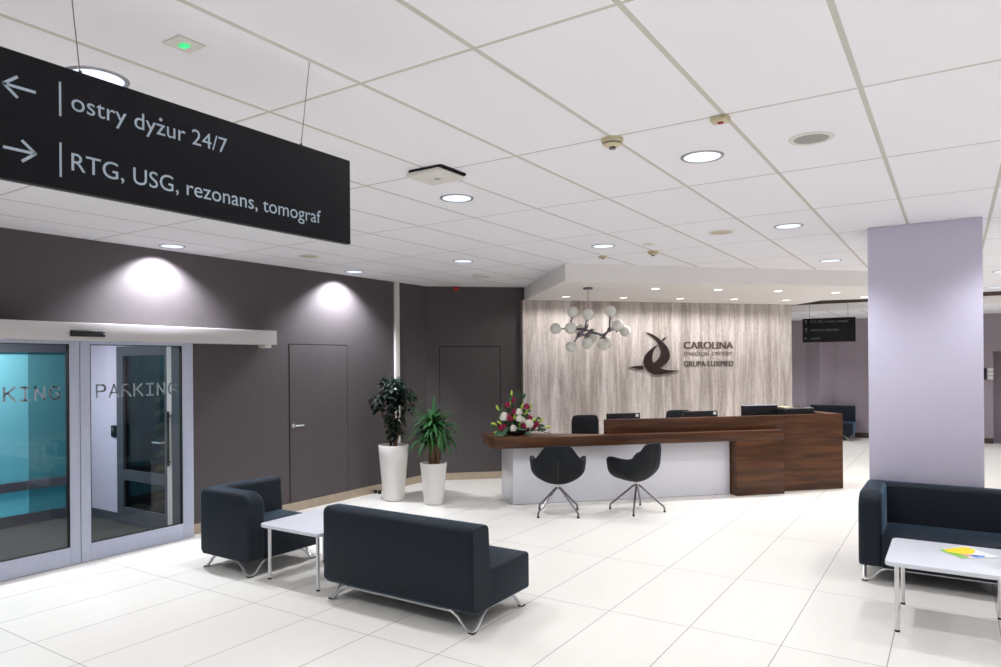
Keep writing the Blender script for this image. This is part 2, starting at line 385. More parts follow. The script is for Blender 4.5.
# sliding entrance ------------------------------------------------------------
ent = thing('door_1', 'glazed sliding entrance with white header and PARKING lettering', 'door', (-7.0,3.325,0), 0, kind='structure')
hd = MB().box(0,.25,-2.2,2.17,2.09,2.255).build('header', M['header'], ent, bevel=.006)
b = MB().box(.02,.16,2.075,2.16,2.055,2.092); b.build('end_bracket', M['offwhite'], hd, bevel=.006)
b = MB().box(.25,.285,-.15,.155,2.125,2.183); b.build('motion_sensor', M['black'], hd, bevel=.008)
MB().box(.25,.2865,.135,.147,2.152,2.16).build('sensor_light', M['white_led'], hd, smooth=0)
STROKES = {'P':[[(0,0),(0,1)],[(0,1),(.45,1),(.6,.9),(.62,.75),(.58,.58),(.42,.48),(0,.48)]],
 'A':[[(0,0),(.33,1),(.66,0)],[(.11,.33),(.55,.33)]],
 'R':[[(0,0),(0,1)],[(0,1),(.42,1),(.57,.92),(.6,.76),(.56,.6),(.42,.52),(0,.52)],[(.32,.52),(.66,0)]],
 'K':[[(0,0),(0,1)],[(.6,1),(.02,.42)],[(.2,.6),(.66,0)]],
 'I':[[(.33,0),(.33,1)],[(.08,1),(.58,1)],[(.08,0),(.58,0)]],
 'N':[[(.02,0),(.02,1),(.6,0),(.6,1)]],
 'G':[[(.62,.82),(.5,.96),(.34,1),(.16,.95),(.04,.75),(0,.5),(.05,.22),(.18,.05),(.36,0),(.52,.04),(.63,.14),(.63,.45),(.4,.45)]]}
def parking(parent, y0, y1, z0, h, x):
    b = MB(); pitch = (y1-y0)/6.7
    for k,ch in enumerate('PARKING'):
        for st in STROKES[ch]:
            for (a0,a1),(b0,b1) in zip(st[:-1], st[1:]):
                p = Vector((x, y0+k*pitch+a0*pitch*1.05, z0+a1*h)); q = Vector((x, y0+k*pitch+b0*pitch*1.05, z0+b1*h))
                t = (q-p).normalized()*.0085; nn = Vector((0,-t.z,t.y))
                b.add([p-t+nn,p-t-nn,q+t-nn,q+t+nn,*[w+Vector((.0015,0,0)) for w in (p-t+nn,p-t-nn,q+t-nn,q+t+nn)]],
                      [(0,1,2,3),(7,6,5,4),(0,4,5,1),(1,5,6,2),(2,6,7,3),(3,7,4,0)])
    return b.build('lettering', M['frostletter'], parent, smooth=0)
def leaf(y0, y1, sl, sr, txt):
    b = MB(); x0, x1 = .07, .12
    b.box(x0,x1,y0,y0+sl,.006,2.1); b.box(x0,x1,y1-sr,y1,.006,2.1); b.box(x0,x1,y0+sl,y1-sr,.006,.17); b.box(x0,x1,y0+sl,y1-sr,2.06,2.1)
    lf = b.build('door_leaf', M['alu'], ent, smooth=0, bevel=.004)
    g = MB().add([(.095,y0+sl,.17),(.095,y1-sr,.17),(.095,y1-sr,2.06),(.095,y0+sl,2.06)],[(0,1,2,3)])
    g.build('glass_pane', M['clear'], lf, smooth=0)
    b = MB(); e = .008
    b.box(x0+.005,x1-.005,y0+sl,y0+sl+e,.17,2.06); b.box(x0+.005,x1-.005,y1-sr-e,y1-sr,.17,2.06); b.box(x0+.005,x1-.005,y0+sl,y1-sr,.17,.17+e); b.box(x0+.005,x1-.005,y0+sl,y1-sr,2.06-e,2.06)
    b.build('glazing_seal', M['blackrubber'], lf, smooth=0)
    parking(lf, txt[0], txt[1], 1.553, .115, .1)
leaf(.003, 1.16, .09, .125, (3.487-3.325, 4.30-3.325))
leaf(-1.16, -.003, .125, .09, (2.345-3.325, 3.158-3.325))
b = MB(); b.box(-.16,.0,DV0-3.325-.0,DV0-3.325+.05,0,2.13); b.box(-.16,.0,DV1-3.325-.012,DV1-3.325,0,2.13); b.box(-.16,0,DV0-3.325,DV1-3.325,2.07,2.13)
b.build('door_frame', M['dgrey'], ent, smooth=0)

# vestibule seen through the glass ---------------------------------------------
V1 = 4.45
b = MB(); b.box(-9.2,-8.30,V1,V1+.1,0,2.4); b.box(-8.30,-7.15,V1,V1+.1,2.08,2.4)
struct(b.build('wall_vestibule', M['lav_wall'], smooth=0), 'pale lavender side wall of the entrance lobby behind the glass', 'wall')
b = MB(); b.box(-8.96,-8.30,V1-.012,V1,.004,.11)
struct(b.build('baseboard_vestibule', M['dgrey'], smooth=0), 'dark skirting in the entrance lobby', 'skirting')
b = MB(); b.box(-9.2,-7.15,1.2,V1,.001,.006)
tag(b.build('entrance_mat', M['mat_floor'], smooth=0), 'dark grey entrance mat covering the lobby floor behind the sliding doors', 'mat')
b = MB(); b.box(-9.2,-7.15,1.2,V1+.1,2.4,2.5); b.box(-9.2,-7.15,1.1,1.2,0,2.5)
struct(b.build('wall_lobby_end', M['lav_wall'], smooth=0), 'ceiling and hidden end wall of the entrance lobby', 'wall')
# outer glazed door
od = thing('door_4', 'outer teal-glazed lobby door with grey rails behind the sliding doors', 'door', (-9.15,0,0), 0, kind='structure')
b = MB()
for (y0,y1,z0,z1) in ((1.2,4.45,2.02,2.4),(1.2,4.45,.405,.51),(1.2,4.45,.006,.126),(4.25,4.45,.006,2.02),(1.2,1.32,.006,2.02),(2.6,2.7,.006,2.02)):
    b.box(-.03,.03,y0,y1,z0,z1)
b.build('door_frame', M['dgrey'], od, smooth=0)
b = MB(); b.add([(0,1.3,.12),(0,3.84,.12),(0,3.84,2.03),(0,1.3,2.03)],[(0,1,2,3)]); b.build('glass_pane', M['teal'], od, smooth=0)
b = MB(); b.add([(0,3.84,.12),(0,4.26,.12),(0,4.26,2.03),(0,3.84,2.03)],[(0,1,2,3)]); b.build('glass_pane', M['teal_shaded'], od, smooth=0)
b = MB(); b.box(-11.6,-11.5,0,6.2,0,2.6); b.box(-11.6,-9.3,0,.1,0,2.6); b.box(-11.6,-9.3,6.1,6.2,0,2.6); b.box(-11.6,-9.2,0,6.2,2.6,2.7); b.box(-11.6,-9.2,0,6.2,-.1,0)
struct(b.build('wall_garage', M['garage'], smooth=0), 'teal lit parking space beyond the outer lobby door', 'wall')
# side door of the lobby
sd = thing('door_5', 'dark glazed side door of the lobby seen through the right sliding leaf', 'door', (-8.30,V1,0), 0, kind='structure')
b = MB(); w = .96
b.box(0,.14,-.03,.05,.006,2.08); b.box(.985,1.04,-.03,.05,.006,2.08); b.box(.14,.985,-.03,.05,1.97,2.08); b.box(.14,.985,-.03,.05,.006,.2); b.box(.14,.985,-.03,.05,.52,.64)
b.build('door_frame', M['dgrey'], sd, smooth=0)
MB().box(1.04,1.149,-.035,.05,.006,2.08).build('door_jamb', M['offwhite'], sd, smooth=0)  # off-white, not aluminium; the light on the jamb is put into its colour
MB().add([(.14,0,.2),(.985,0,.2),(.985,0,1.97),(.14,0,1.97)],[(0,1,2,3)]).build('glass_pane', M['darkglass'], sd, smooth=0)
b = MB(); b.tube([(.98,-.03,1.0),(.98,-.08,1.0),(.84,-.085,1.0)],.011,8); b.build('door_handle', M['chrome'], sd)
b = MB(); b.tube([(1.10,-.06,.75),(1.10,-.06,1.35)],.014,8); b.tube([(1.10,-.06,.8),(1.10,-.03,.8)],.01,6); b.tube([(1.10,-.06,1.3),(1.10,-.03,1.3)],.01,6); b.build('pull_bar', M['black'], sd)
b = MB(); b.box(-9.4,-7.16,5.2,5.3,0,2.6); b.box(-9.3,-9.2,4.46,5.2,0,2.6); b.box(-9.2,-7.16,4.55,5.2,2.4,2.5)  # unseen end box added to keep garage light out of the passage
struct(b.build('wall_passage', M['dgrey'], smooth=0), 'dark passage wall behind the lobby side door', 'wall')
hp = thing('hazard_board', 'narrow board with black and yellow slanting stripes behind the dark lobby side door', 'hazard board', (-8.76,5.165,0))
MB().box(0,.36,0,.03,.0,1.75).build('board', M['black'], hp, smooth=0)
for k in range(9):
    z = .1+k*.18
    MB().add([(0.0,-.003,z),(.36,-.003,z+.10),(.36,-.003,z+.17),(0.0,-.003,z+.07)],[(0,1,2,3)]).build('stripe', M['hazard'], hp, smooth=0)
ic = thing('intercom', 'small black intercom box on the pale lobby wall', 'intercom', (-8.39,V1,1.077))
MB().box(-.045,.045,-.03,0,-.07,.07).build('housing', M['black'], ic, bevel=.008)
MB().box(-.028,.028,-.033,-.028,.0,.05).build('screen', M['dgrey'], ic, smooth=0)

# ------------------------------------------------------------------ hanging sign
SU = -2.164
sg = thing('hanging_sign', 'large black hanging direction sign with white arrows and Polish lettering', 'sign', (SU,1.2,2.36))
def L(v,z): return (v-1.2, z-2.36)
MB().box(-.03,0,-.95,.953,.004,.362).build('panel', M['signblack'], sg, smooth=0, bevel=.003, seg=2)
EX, EZ = (0,1,0), (0,0,1)
for body,x0,x1,z0,ch in (('ostry dyzur 24/7',1.027,1.549,2.602,.052),('RTG, USG, rezonans, tomograf',1.026,1.984,2.425,.051)):
    b = MB(); put_text(b, body, x0-1.2, x1-1.2, z0-2.36, ch, (0,0,0), EX, EZ, .0015)
    if 'dyzur' in body:                                  # the dot over the z
        full = [v[0] for v in text_geo(body)[0]]; pz = [v[0] for v in text_geo('ostry dyz')[0]]; wz = [v[0] for v in text_geo('z')[0]]
        xz = max(pz)-(max(wz)-min(wz))/2; k = (x1-x0)/(max(full)-min(full)); cx = x0-1.2+(xz-min(full))*k
        b.add([(.0015,cx+.0058*math.cos(R(30*i)),z0-2.36+.0505+.0058*math.sin(R(30*i))) for i in range(12)],[tuple(range(12))])
    b.build('lettering', M['signtext'], sg, smooth=0)
def stroke(b, pts, w, x=.0015):
    for p,q in zip(pts[:-1],pts[1:]):
        p, q = Vector((x,*L(*p))), Vector((x,*L(*q))); t = (q-p).normalized()*w; nn = Vector((0,-t.z,t.y))
        b.add([p-t*.5+nn,p-t*.5-nn,q+t*.5-nn,q+t*.5+nn],[(0,1,2,3)])
b = MB(); stroke(b,[(.855,2.622),(.931,2.622)],.004); stroke(b,[(.886,2.65),(.853,2.622),(.886,2.594)],.004); b.build('arrow', M['signtext'], sg, smooth=0)
b = MB(); stroke(b,[(.853,2.449),(.928,2.449)],.004); stroke(b,[(.898,2.477),(.931,2.449),(.898,2.421)],.004); b.build('arrow', M['signtext'], sg, smooth=0)
for z0,z1 in ((2.576,2.672),(2.4,2.497)):
    b = MB(); stroke(b,[(.9965,z0),(.9965,z1)],.003); b.build('divider_line', M['signtext'], sg, smooth=0)
for v0,v1 in ((1.06,1.025),(1.898,1.945)):
    b = MB(); b.tube([(-.015,v0-1.2,.36),(-.015,v1-1.2,CEIL-2.36)],.0016,6); b.tube([(-.015,v0-1.2,.358),(-.015,v0-1.2+.001,.372)],.005,8)
    b.build('suspension_wire', M['darkmetal'], sg)

# far hanging sign
fs = thing('hanging_sign', 'small black hanging direction sign in the corridor left of the pillar', 'sign', (-2.43,14.3,2.2))
MB().box(0,.905,0,.03,0,.452).build('panel', M['signblack'], fs, smooth=0)
for body,x0,x1,z0 in (('RTG, USG, rezonans, tomograf',.14,.79,.365),('ambulatorium diagnostyka',.14,.63,.21),('szatnia',.14,.31,.055)):
    b = MB(); put_text(b, body, x0, x1, z0, .05, (0,0,0), (1,0,0), EZ, .002, bold=.002); b.build('lettering', M['signtext_dim'], fs, smooth=0)
for k,z in enumerate((.385,.23,.075)):
    b = MB()
    def st2(p,q,w=.006):
        p,q = Vector((p[0],-.002,p[1])), Vector((q[0],-.002,q[1])); t=(q-p).normalized()*w; nn=Vector((-t.z,0,t.x))
        b.add([p+nn,p-nn,q-nn,q+nn],[(0,1,2,3)])
    if k < 2: st2((.06,z-.04),(.06,z+.035)); st2((.06,z+.04),(.035,z+.01)); st2((.06,z+.04),(.085,z+.01))
    else: st2((.035,z),(.085,z)); st2((.03,z),(.055,z+.025)); st2((.03,z),(.055,z-.025))
    b.build('arrow', M['signtext_dim'], fs, smooth=0)
for x in (.12,.78):
    MB().tube([(x,.015,.45),(x,.015,CEIL-2.2)],.003,6).build('suspension_wire', M['darkmetal'], fs)

# ------------------------------------------------------------------ wall logo and company lettering
def stone(name, label, cat): return thing(name, label, cat, SA, SROT)   # local x along the wall, room towards -y
body=[(2.165,2.349),(2.235,2.335),(2.305,2.307),(2.372,2.270),(2.434,2.223),(2.485,2.183),(2.528,2.138),(2.567,2.090),(2.593,2.036),(2.606,1.990),(2.606,1.945),(2.595,1.905),(2.573,1.866),(2.545,1.831),(2.506,1.799),(2.412,1.749),(2.475,1.728),(2.543,1.714),(2.6,1.707),(2.656,1.704),(2.72,1.703),(2.79,1.706),(2.72,1.692),(2.656,1.678),(2.59,1.664),(2.524,1.654),(2.46,1.645),(2.392,1.639),(2.34,1.640),(2.298,1.648),(2.25,1.665),(2.206,1.692),(2.17,1.728),(2.142,1.768),(2.125,1.81),(2.118,1.852),(2.125,1.905),(2.144,1.953),(2.175,1.995),(2.209,2.029),(2.284,2.088),(2.325,2.115),(2.369,2.138),(2.33,2.079),(2.31,2.05),(2.293,2.02),(2.28,1.98),(2.273,1.936),(2.276,1.89),(2.286,1.851),(2.301,1.838),(2.34,1.857),(2.375,1.884),(2.405,1.915),(2.429,1.952),(2.44,1.995),(2.443,2.037),(2.432,2.08),(2.414,2.121),(2.378,2.198),(2.335,2.24),(2.285,2.274),(2.225,2.315)]
wing=[(1.848,1.771),(1.967,1.786),(2.075,1.790),(2.108,1.775),(2.108,1.735),(2.09,1.722),(2.003,1.736)]
beak=[(2.469,2.223),(2.51,2.257),(2.552,2.278),(2.52,2.24),(2.487,2.206)]
lg = stone('wall_logo', 'dark bronze stylised bird emblem on the travertine wall', 'logo')
for nm,pl in (('body',body),('wing',wing),('beak',beak)):
    MB().mapped_prism(pl,.004,.03,(0,0,0),(1,0,0),(0,0,1)).build(nm, M['logo'], lg, smooth=0)
wl = stone('wall_lettering', 'taupe raised company name in three lines on the travertine wall', 'lettering')
for body_,x0,x1,z0,ch,bd in (('CAROLINA',2.886,3.841,2.074,.118,.009),('medical center',2.884,3.838,1.958,.092,.0),('GRUPA LUXMED',2.880,3.845,1.768,.094,.005)):
    b = MB(); put_text(b, body_, x0, x1, z0, ch, (0,0,0), (1,0,0), EZ, .012, bold=bd); b.build('text_line', M['letter'], wl, smooth=0)

# ------------------------------------------------------------------ sofas
def vleg(parent, cx, cy, dx, dy):
    pts = [(cx+dx*.19,cy,.138),(cx+dx*.12,cy,.10),(cx+dx*.055,cy,.03),(cx+dx*.03,cy+dy*.005,.014),(cx+dx*.008,cy+dy*.008,.011),(cx+dx*.005,cy+dy*.03,.014),(cx,cy+dy*.055,.03),(cx,cy+dy*.12,.10),(cx,cy+dy*.19,.138)]
    lg = MB().tube(pts,.0105,8,flat=1.5).build('leg', M['chrome'], parent)
    MB().box(min(cx-.012*dx,cx+.03*dx),max(cx-.012*dx,cx+.03*dx),min(cy-.012*dy,cy+.03*dy),max(cy-.012*dy,cy+.03*dy),0,.008).build('glide', M['blackrubber'], lg, smooth=0)
def sofa(label, Lx, arm, loc, rotz, D=.72, H=.73, group=None):
    r = thing('sofa', label, 'sofa', loc, rotz, group)
    x0 = .165 if arm else 0.
    MB().box(x0,Lx,.0,.57,.13,.41).build('seat', M['fabric'], r, bevel=.028, seg=4)
    # backrest in side profile (y, z), softly rounded along the top
    def arc(cy,cz,rad,a0,a1,n=6): return [(cy+rad*math.cos(R(a0+(a1-a0)*i/n)),cz+rad*math.sin(R(a0+(a1-a0)*i/n))) for i in range(n+1)]
    prof = [(.53,.135),(D-.03,.135),(D,.17)]+arc(D-.05,H-.05,.05,0,90)+arc(.605,H-.045,.045,90,180)+[(.545,.45)]
    n = len(prof); xl = .09 if arm else 0.; xs = [xl,xl+.012,xl+.04,Lx-.04,Lx-.012,Lx]; ins = [.022,.006,0,0,.006,.022]
    b = MB(); cy_, cz_ = sum(p[0] for p in prof)/n, sum(p[1] for p in prof)/n
    vs = [(x, y+(cy_-y)*i*1.2, z+(cz_-z)*i*.9) for x,i in zip(xs,ins) for y,z in prof]
    fs_ = [(k*n+i,k*n+(i+1)%n,(k+1)*n+(i+1)%n,(k+1)*n+i)[::-1] for k in range(5) for i in range(n)]+[tuple(range(n)),tuple(range(5*n,6*n))[::-1]]
    b.add(vs,[t[::-1] for t in fs_]); b.build('backrest', M['fabric'], r, smooth=50)
    if arm:
        prof = [(.0,.17),(.03,.135),(D-.03,.135),(D,.17)]+arc(D-.05,H-.05,.05,0,90)+arc(.13,H-.13,.13,90,180)
        n = len(prof); rr = .042; st = [(rr*(1-math.cos(R(a_))),rr*(1-math.sin(R(a_)))) for a_ in (0,22,45,67,90)]
        secs = [(x,i) for x,i in st]+[(.175-x,i) for x,i in st[::-1]]
        yc, zc = D/2, .43
        vs = [(x, y+(yc-y)/abs(yc)*i*.8, z+((zc-z)/.3*i if z > zc else 0)) for x,i in secs for y,z in prof]; m_ = len(secs)
        fs_ = [(k*n+i,k*n+(i+1)%n,(k+1)*n+(i+1)%n,(k+1)*n+i) for k in range(m_-1) for i in range(n)]+[tuple(range(n))[::-1],tuple(range((m_-1)*n,m_*n))]
        MB().add(vs,fs_).build('armrest', M['fabric'], r, smooth=60)
    for (cx,cy,dx,dy) in ((.035,.045,1,1),(Lx-.035,.045,-1,1),(.035,D-.035,1,-1),(Lx-.035,D-.035,-1,-1)): vleg(r,cx,cy,dx,dy)
    q = .18
    for y in (.045,D-.035): MB().tube([(.035+q,y,.128),(Lx-.035-q,y,.128)],.0095,8).build('rail', M['chrome'], r)
    for x in (.035,Lx-.035): MB().tube([(x,.045+q,.128),(x,D-.035-q,.128)],.0095,8).build('rail', M['chrome'], r)
    return r
sofa('dark navy armless two-seat sofa seen from behind in the middle of the floor', 1.45, False, (-2.735,4.59,0), math.pi, D=.75)
sofa('dark navy corner armchair against the dark wall beside the sliding door', .80, True, (-5.11,3.85,0), math.pi/2)
sofa('dark navy sofa with rounded left arm in front of the pillar', 1.75, True, (-.69,6.53,0), 0, H=.76)
o = sofa('small dark sofa far behind the wooden counter end', .98, False, (-2.95,17.75,0), 0, H=.78)

# ------------------------------------------------------------------ low tables
def low_table(label, u0, u1, v0, v1, z):
    r = thing('coffee_table', label, 'table', ((u0+u1)/2,(v0+v1)/2,0)); a,bb = (u1-u0)/2,(v1-v0)/2; rad = .05
    pts = []
    for sx,sy,a0 in ((1,1,0),(-1,1,90),(-1,-1,180),(1,-1,270)):
        for k in range(7):
            t = R(a0+15*k); pts.append((sx*(a-rad)+rad*math.cos(t), sy*(bb-rad)+rad*math.sin(t)))
    MB().prism(pts,z-.03,z).build('table_top', M['white_top'], r, bevel=.004, seg=2)
    for sx,sy in ((1,1),(-1,1),(-1,-1),(1,-1)):
        x,y = sx*(a-.07),sy*(bb-.06)
        lg = MB().tube([(x,y,.012),(x,y,z-.03)],.0145,12).build('leg', M['chrome'], r)
        MB().lathe([(.0155,0),(.0155,.014)],12,0,(x,y,0)).build('glide', M['blackrubber'], lg)
    return r
low_table('white square coffee table between the two sofas at left', -5.04, -4.30, 3.89, 4.63, .485)
low_table('white coffee table carrying a colourful magazine before the right sofa', -.41, .33, 5.39, 6.15, .485)
mg = thing('magazine', 'colourful yellow and green magazine lying on the white coffee table', 'magazine', (.035,5.85,.4855))
q = [(-.138,.028),(-.002,-.143),(.213,.018),(.025,.25)]
MB().prism(q,0,.006).build('pages', M['paper'], mg, smooth=0)
def onq(s,t):
    a_,b_,c_,d_ = [Vector(p) for p in q]; return (a_*(1-s)+b_*s)*(1-t)+(d_*(1-s)+c_*s)*t
b = MB()
def patch(pts, m): b.add([(*onq(s,t),.0066+.0002*m) for s,t in pts],[tuple(range(len(pts)))],m)
patch([(0,0),(1,0),(1,1),(0,1)],0)
patch([(.0,.0),(.98,.02),(.98,.22),(.6,.3),(.25,.12),(.0,.18)],1)
patch([(.03,.14),(.3,.10),(.5,.26),(.66,.34),(.62,.6),(.48,.78),(.34,.94),(.06,.92),(.02,.5)],2)
patch([(.62,.22),(.8,.24),(.86,.4),(.72,.48),(.6,.38)],3)
patch([(.8,.36),(.96,.4),(.97,.66),(.84,.72),(.76,.54)],4)
patch([(.72,.46),(.8,.42),(.84,.56),(.76,.6)],5)
b.build('cover', [M['paper'],M['greenprint'],M['yellow'],M['pinkprint'],M['blueprint'],M['darkprint']], mg, smooth=0)

# ------------------------------------------------------------------ reception desk (local: x along, -y towards the room)
DO, DROT = Vector((-4.83,7.69,0)), R(45)
def dsk(d,n,z=0): return DO+Vector((.70711*(d+n),.70711*(d-n),z))
rd = thing('reception_desk', 'long angled walnut and white reception desk before the travertine wall', 'reception desk', DO, DROT)
MB().prism([(0,0),(3.10,0),(3.10,.08),(1.1,.08),(.25,.55),(0,.72)],.004,.755).build('plinth', M['white_gloss'], rd, smooth=0, bevel=.004)
MB().prism([(.01,.012),(3.09,.012),(3.09,.07),(1.1,.07),(.25,.53),(.01,.70)],0,.03).build('kick_strip', M['groove'], rd, smooth=0)
MB().prism([(-.278,-.15),(3.85,-.15),(3.85,.03),(1.262,.03),(-.278,.65)],.755,.888).build('worktop', M['wood'], rd, smooth=0, bevel=.003, seg=2)
MB().box(3.115,3.85,-.15,.30,0,.752).build('pedestal', M['wood'], rd, smooth=0, bevel=.003, seg=2)
b = MB(); b.box(1.265,3.95,.0,.045,.888,1.082)
b.build('upper_shelf', M['wood'], rd, smooth=0, bevel=.002, seg=2)
b = MB(); b.prism([(3.952,0),(4.90,0),(4.90,.67),(4.70,.67),(4.70,.045),(3.952,.045)],0,1.082)
b.build('end_block', M['wood'], rd, smooth=0)
b = MB(); b.box(1.3,4.69,.05,.80,.71,.74); b.box(3.90,3.93,.05,.80,0,.71); b.box(4.66,4.69,.05,.80,0,.71)
b.build('back_worktop', M['wood'], rd, smooth=0)

def monitor(label, d, n, w, top, ang=0., stand=True, hgt=.34, base=.74, sticker=False, edge=False):
    r = thing('monitor', label, 'monitor', dsk(d,n,base), DROT+ang)
    z1 = top-base; z0 = z1-hgt
    sc = MB().box(-w/2,w/2,-.02,.02,z0,z1).build('screen_housing', M['black'], r, bevel=.006)
    if sticker: MB().box(w/2-.07,w/2-.025,-.0225,-.0195,z1-.055,z1-.015).build('label_sticker', M['paper'], sc, smooth=0)
    if edge: MB().box(-w/2+.01,w/2-.01,-.0205,.0205,z1-.006,z1+.004).build('top_edge', M['alu'], sc, smooth=0)
    MB().box(-.035,.035,.0,.03,.01,z0+.1).build('stand', M['dgrey'] if stand else M['black'], r, smooth=0)
    MB().box(-.13,.13,-.08,.1,0,.012).build('foot', M['black'], r, bevel=.005)
    return r
monitor('black monitor back beside the left office chair', 1.73, -.5, .50, 1.126, sticker=True)
monitor('black monitor back right of the second office chair', 2.92, -.5, .54, 1.132, sticker=True)
monitor('black monitor with pale top edge near the counter end', 3.88, -.5, .585, 1.197, edge=True)
pr = thing('printer', 'black box printer on the desk nearest the counter end', 'printer', dsk(4.43,-.48,.74), DROT)
MB().prism([(-.25,-.17),(.25,-.17),(.25,.17),(-.25,.17)],0,.42).build('housing', M['black'], pr, bevel=.03)
MB().box(-.2,-.06,-.1,.1,.418,.426).build('paper_tray', M['cream'], pr, smooth=0)

def office_chair(label, d, n, top):
    r = thing('office_chair', label, 'office chair', dsk(d,n), DROT)
    b = MB(); w = .21
    pr_ = [(-w*.86,.60),(-w,.72),(-w,.98),(-w*.9,top-.015),(-w*.6,top),(w*.6,top),(w*.9,top-.015),(w,.98),(w,.72),(w*.86,.60)]
    b.mapped_prism(pr_,-.03,.03,(0,.24,0),(1,0,0),EZ).build('backrest', M['chair_fabric'], r, bevel=.02)
    MB().box(-.24,.24,-.26,.22,.44,.52).build('seat', M['chair_fabric'], r, bevel=.03)
    MB().tube([(0,.05,.43),(0,.30,.45),(0,.29,.72)],.018,8).build('back_support', M['black'], r)
    MB().tube([(0,0,.09),(0,0,.44)],.025,12).build('gas_column', M['darkmetal'], r)
    b = MB()
    for k in range(5):
        t = 2*math.pi*k/5; x,y = math.cos(t),math.sin(t)
        b.tube([(0,0,.10),(x*.28,y*.28,.07)],.018,8)
        cs = MB().ball((x*.28,y*.28,.03),.03,10,8); cs.build('caster', M['blackrubber'], r)
    b.build('star_base', M['black'], r)
office_chair('dark office chair back behind the white desk end right of the flowers', 1.365, -.86, 1.068)
office_chair('dark office chair back behind the middle of the wooden counter', 2.875, -.86, 1.11)

# ------------------------------------------------------------------ visitor shell chairs
def shell_chair(label, loc, face, feet):
    r = thing('visitor_chair', label, 'chair', loc, face)     # local +y is where the sitter looks
    NA, NT = 48, 12
    def rim(th):   # th = 0 at the back
        a = abs(math.degrees(th))
        pts = [(0,.868),(28,.865),(35,.85),(46,.77),(58,.70),(72,.675),(90,.685),(112,.700),(124,.690),(132,.645),(140,.55),(150,.465),(180,.445)]
        for (a0,z0),(a1,z1) in zip(pts[:-1],pts[1:]):
            if a <= a1: t=(a-a0)/(a1-a0); return z0+(z1-z0)*t
        return .445
    def rad(th):
        a = abs(math.degrees(th))
        pts = [(0,.27),(30,.295),(50,.315),(75,.338),(95,.352),(112,.375),(126,.395),(138,.37),(150,.31),(180,.275)]
        for (a0,z0),(a1,z1) in zip(pts[:-1],pts[1:]):
            if a <= a1: t=(a-a0)/(a1-a0); return z0+(z1-z0)*t
        return .25
    def grid(sh, zb):
        vs = [(0,0,zb)]
        for j in range(1,NT+1):
            t = j/NT
            for i in range(NA):
                th = 2*math.pi*i/NA; th = th if th<=math.pi else th-2*math.pi
                rr = max(.004,rad(th)*(math.sin(min(1,t*1.5)*math.pi/2)**.9)*(.86+.14*t) - sh)
                z = zb + (rim(th)-zb)*(max(0,(t-.10)/.90)**1.2)
                vs.append((rr*math.sin(th), -rr*math.cos(th), z))
        return vs
    o_, i_ = grid(0,.365), grid(.032,.395); N = len(o_); b = MB()
    fs_ = []
    for i in range(NA):
        i2 = (i+1)%NA
        fs_ += [(0,1+i2,1+i),(N,N+1+i,N+1+i2)]
        for j in range(NT-1):
            a,c_ = 1+j*NA,1+(j+1)*NA
            fs_ += [(a+i,a+i2,c_+i2,c_+i),(N+a+i2,N+a+i,N+c_+i,N+c_+i2)]
        a = 1+(NT-1)*NA
        fs_.append((a+i,a+i2,N+a+i2,N+a+i))
    o = b.add(o_+i_,fs_).build('shell', M['chair_fabric'], r, smooth=60)
    m = o.modifiers.new('sub','SUBSURF'); m.levels = 1; m.render_levels = 1
    MB().lathe([(.0001,.41),(.10,.42),(.145,.445),(.165,.475),(.15,.495),(.0001,.505)],28,0,(0,.06,0)).build('seat_cushion', M['chair_fabric'], r, smooth=60)
    b = MB(); sp = []
    for k in range(9):
        z = .40+.27*k/8; t = ((z-.365)/(.868-.365))**(1/1.2)*.90+.10; rr = .27*(math.sin(min(1,t*1.5)*math.pi/2)**.9)*(.86+.14*t); sp.append((0,-rr-.001,z))
    b.tube(sp,.006,6); b.build('back_seam', M['black'], r)
    b = MB(); b.lathe([(.024,.30),(.024,.345),(.05,.36),(.05,.372)],16); b.build('hub', M['chrome'], r)
    for ang in feet:
        x,y = math.cos(ang-face),math.sin(ang-face)
        lg = MB().tube([(x*.01,y*.01,.325),(x*.05,y*.05,.305),(x*.28,y*.28,.105),(x*.32,y*.32,.075),(x*.335,y*.335,.05),(x*.336,y*.336,.014)],[.015,.013,.0115,.011,.011,.011],10).build('leg', M['darkmetal'], r)
        MB().lathe([(.015,0),(.015,.018)],10,0,(x*.336,y*.336,0)).build('glide', M['blackrubber'], lg)
    return r
shell_chair('dark swivel shell chair seen from behind, nearer the flowers', (-4.08,7.53,0), R(29), [R(a) for a in (-107,-17,73,163)])
shell_chair('dark swivel shell chair turned sideways at the middle of the desk', (-3.33,8.20,0), R(76), [R(a) for a in (-165,-75,15,105)])

# ------------------------------------------------------------------ planters
def planter(label, cat, loc, h, rt, rb):
    r = thing('potted_plant', label, cat, loc)
    t = .02
    MB().lathe([(rb-.015,0),(rb,.01),(rb+.25*(rt-rb),h*.3),(rt-.012,h*.8),(rt,h-.01),(rt-.005,h),(rt-t,h),(rt-t-.005,h-.06)],36).build('pot', M['pot'], r, smooth=50)
    MB().lathe([(.0001,h-.045),(rt-t-.003,h-.05)],24).build('soil', M['soil'], r)
    return r
def leaf_oval(b, p, d, up, ln, wd, m=0, droop=.25):
    d = Vector(d).normalized(); up = Vector(up); s = d.cross(up)
    if s.length < 1e-3: s = Vector((1,0,0))
    s.normalize(); nn = s.cross(d)
    prof = [(0,.06),(.2,.62),(.45,1.),(.7,.82),(.9,.35),(1,.02)]
    vs = []
    for t,w in prof:
        q_ = Vector(p)+d*ln*t - Vector((0,0,1))*droop*ln*t*t
        vs += [q_-s*wd*w+nn*wd*.25*w, q_, q_+s*wd*w+nn*wd*.25*w]
    fs_ = []
    for k in range(len(prof)-1):
        a = k*3; fs_ += [(a,a+1,a+4,a+3),(a+1,a+2,a+5,a+4)]
    b.add(vs,fs_,m)
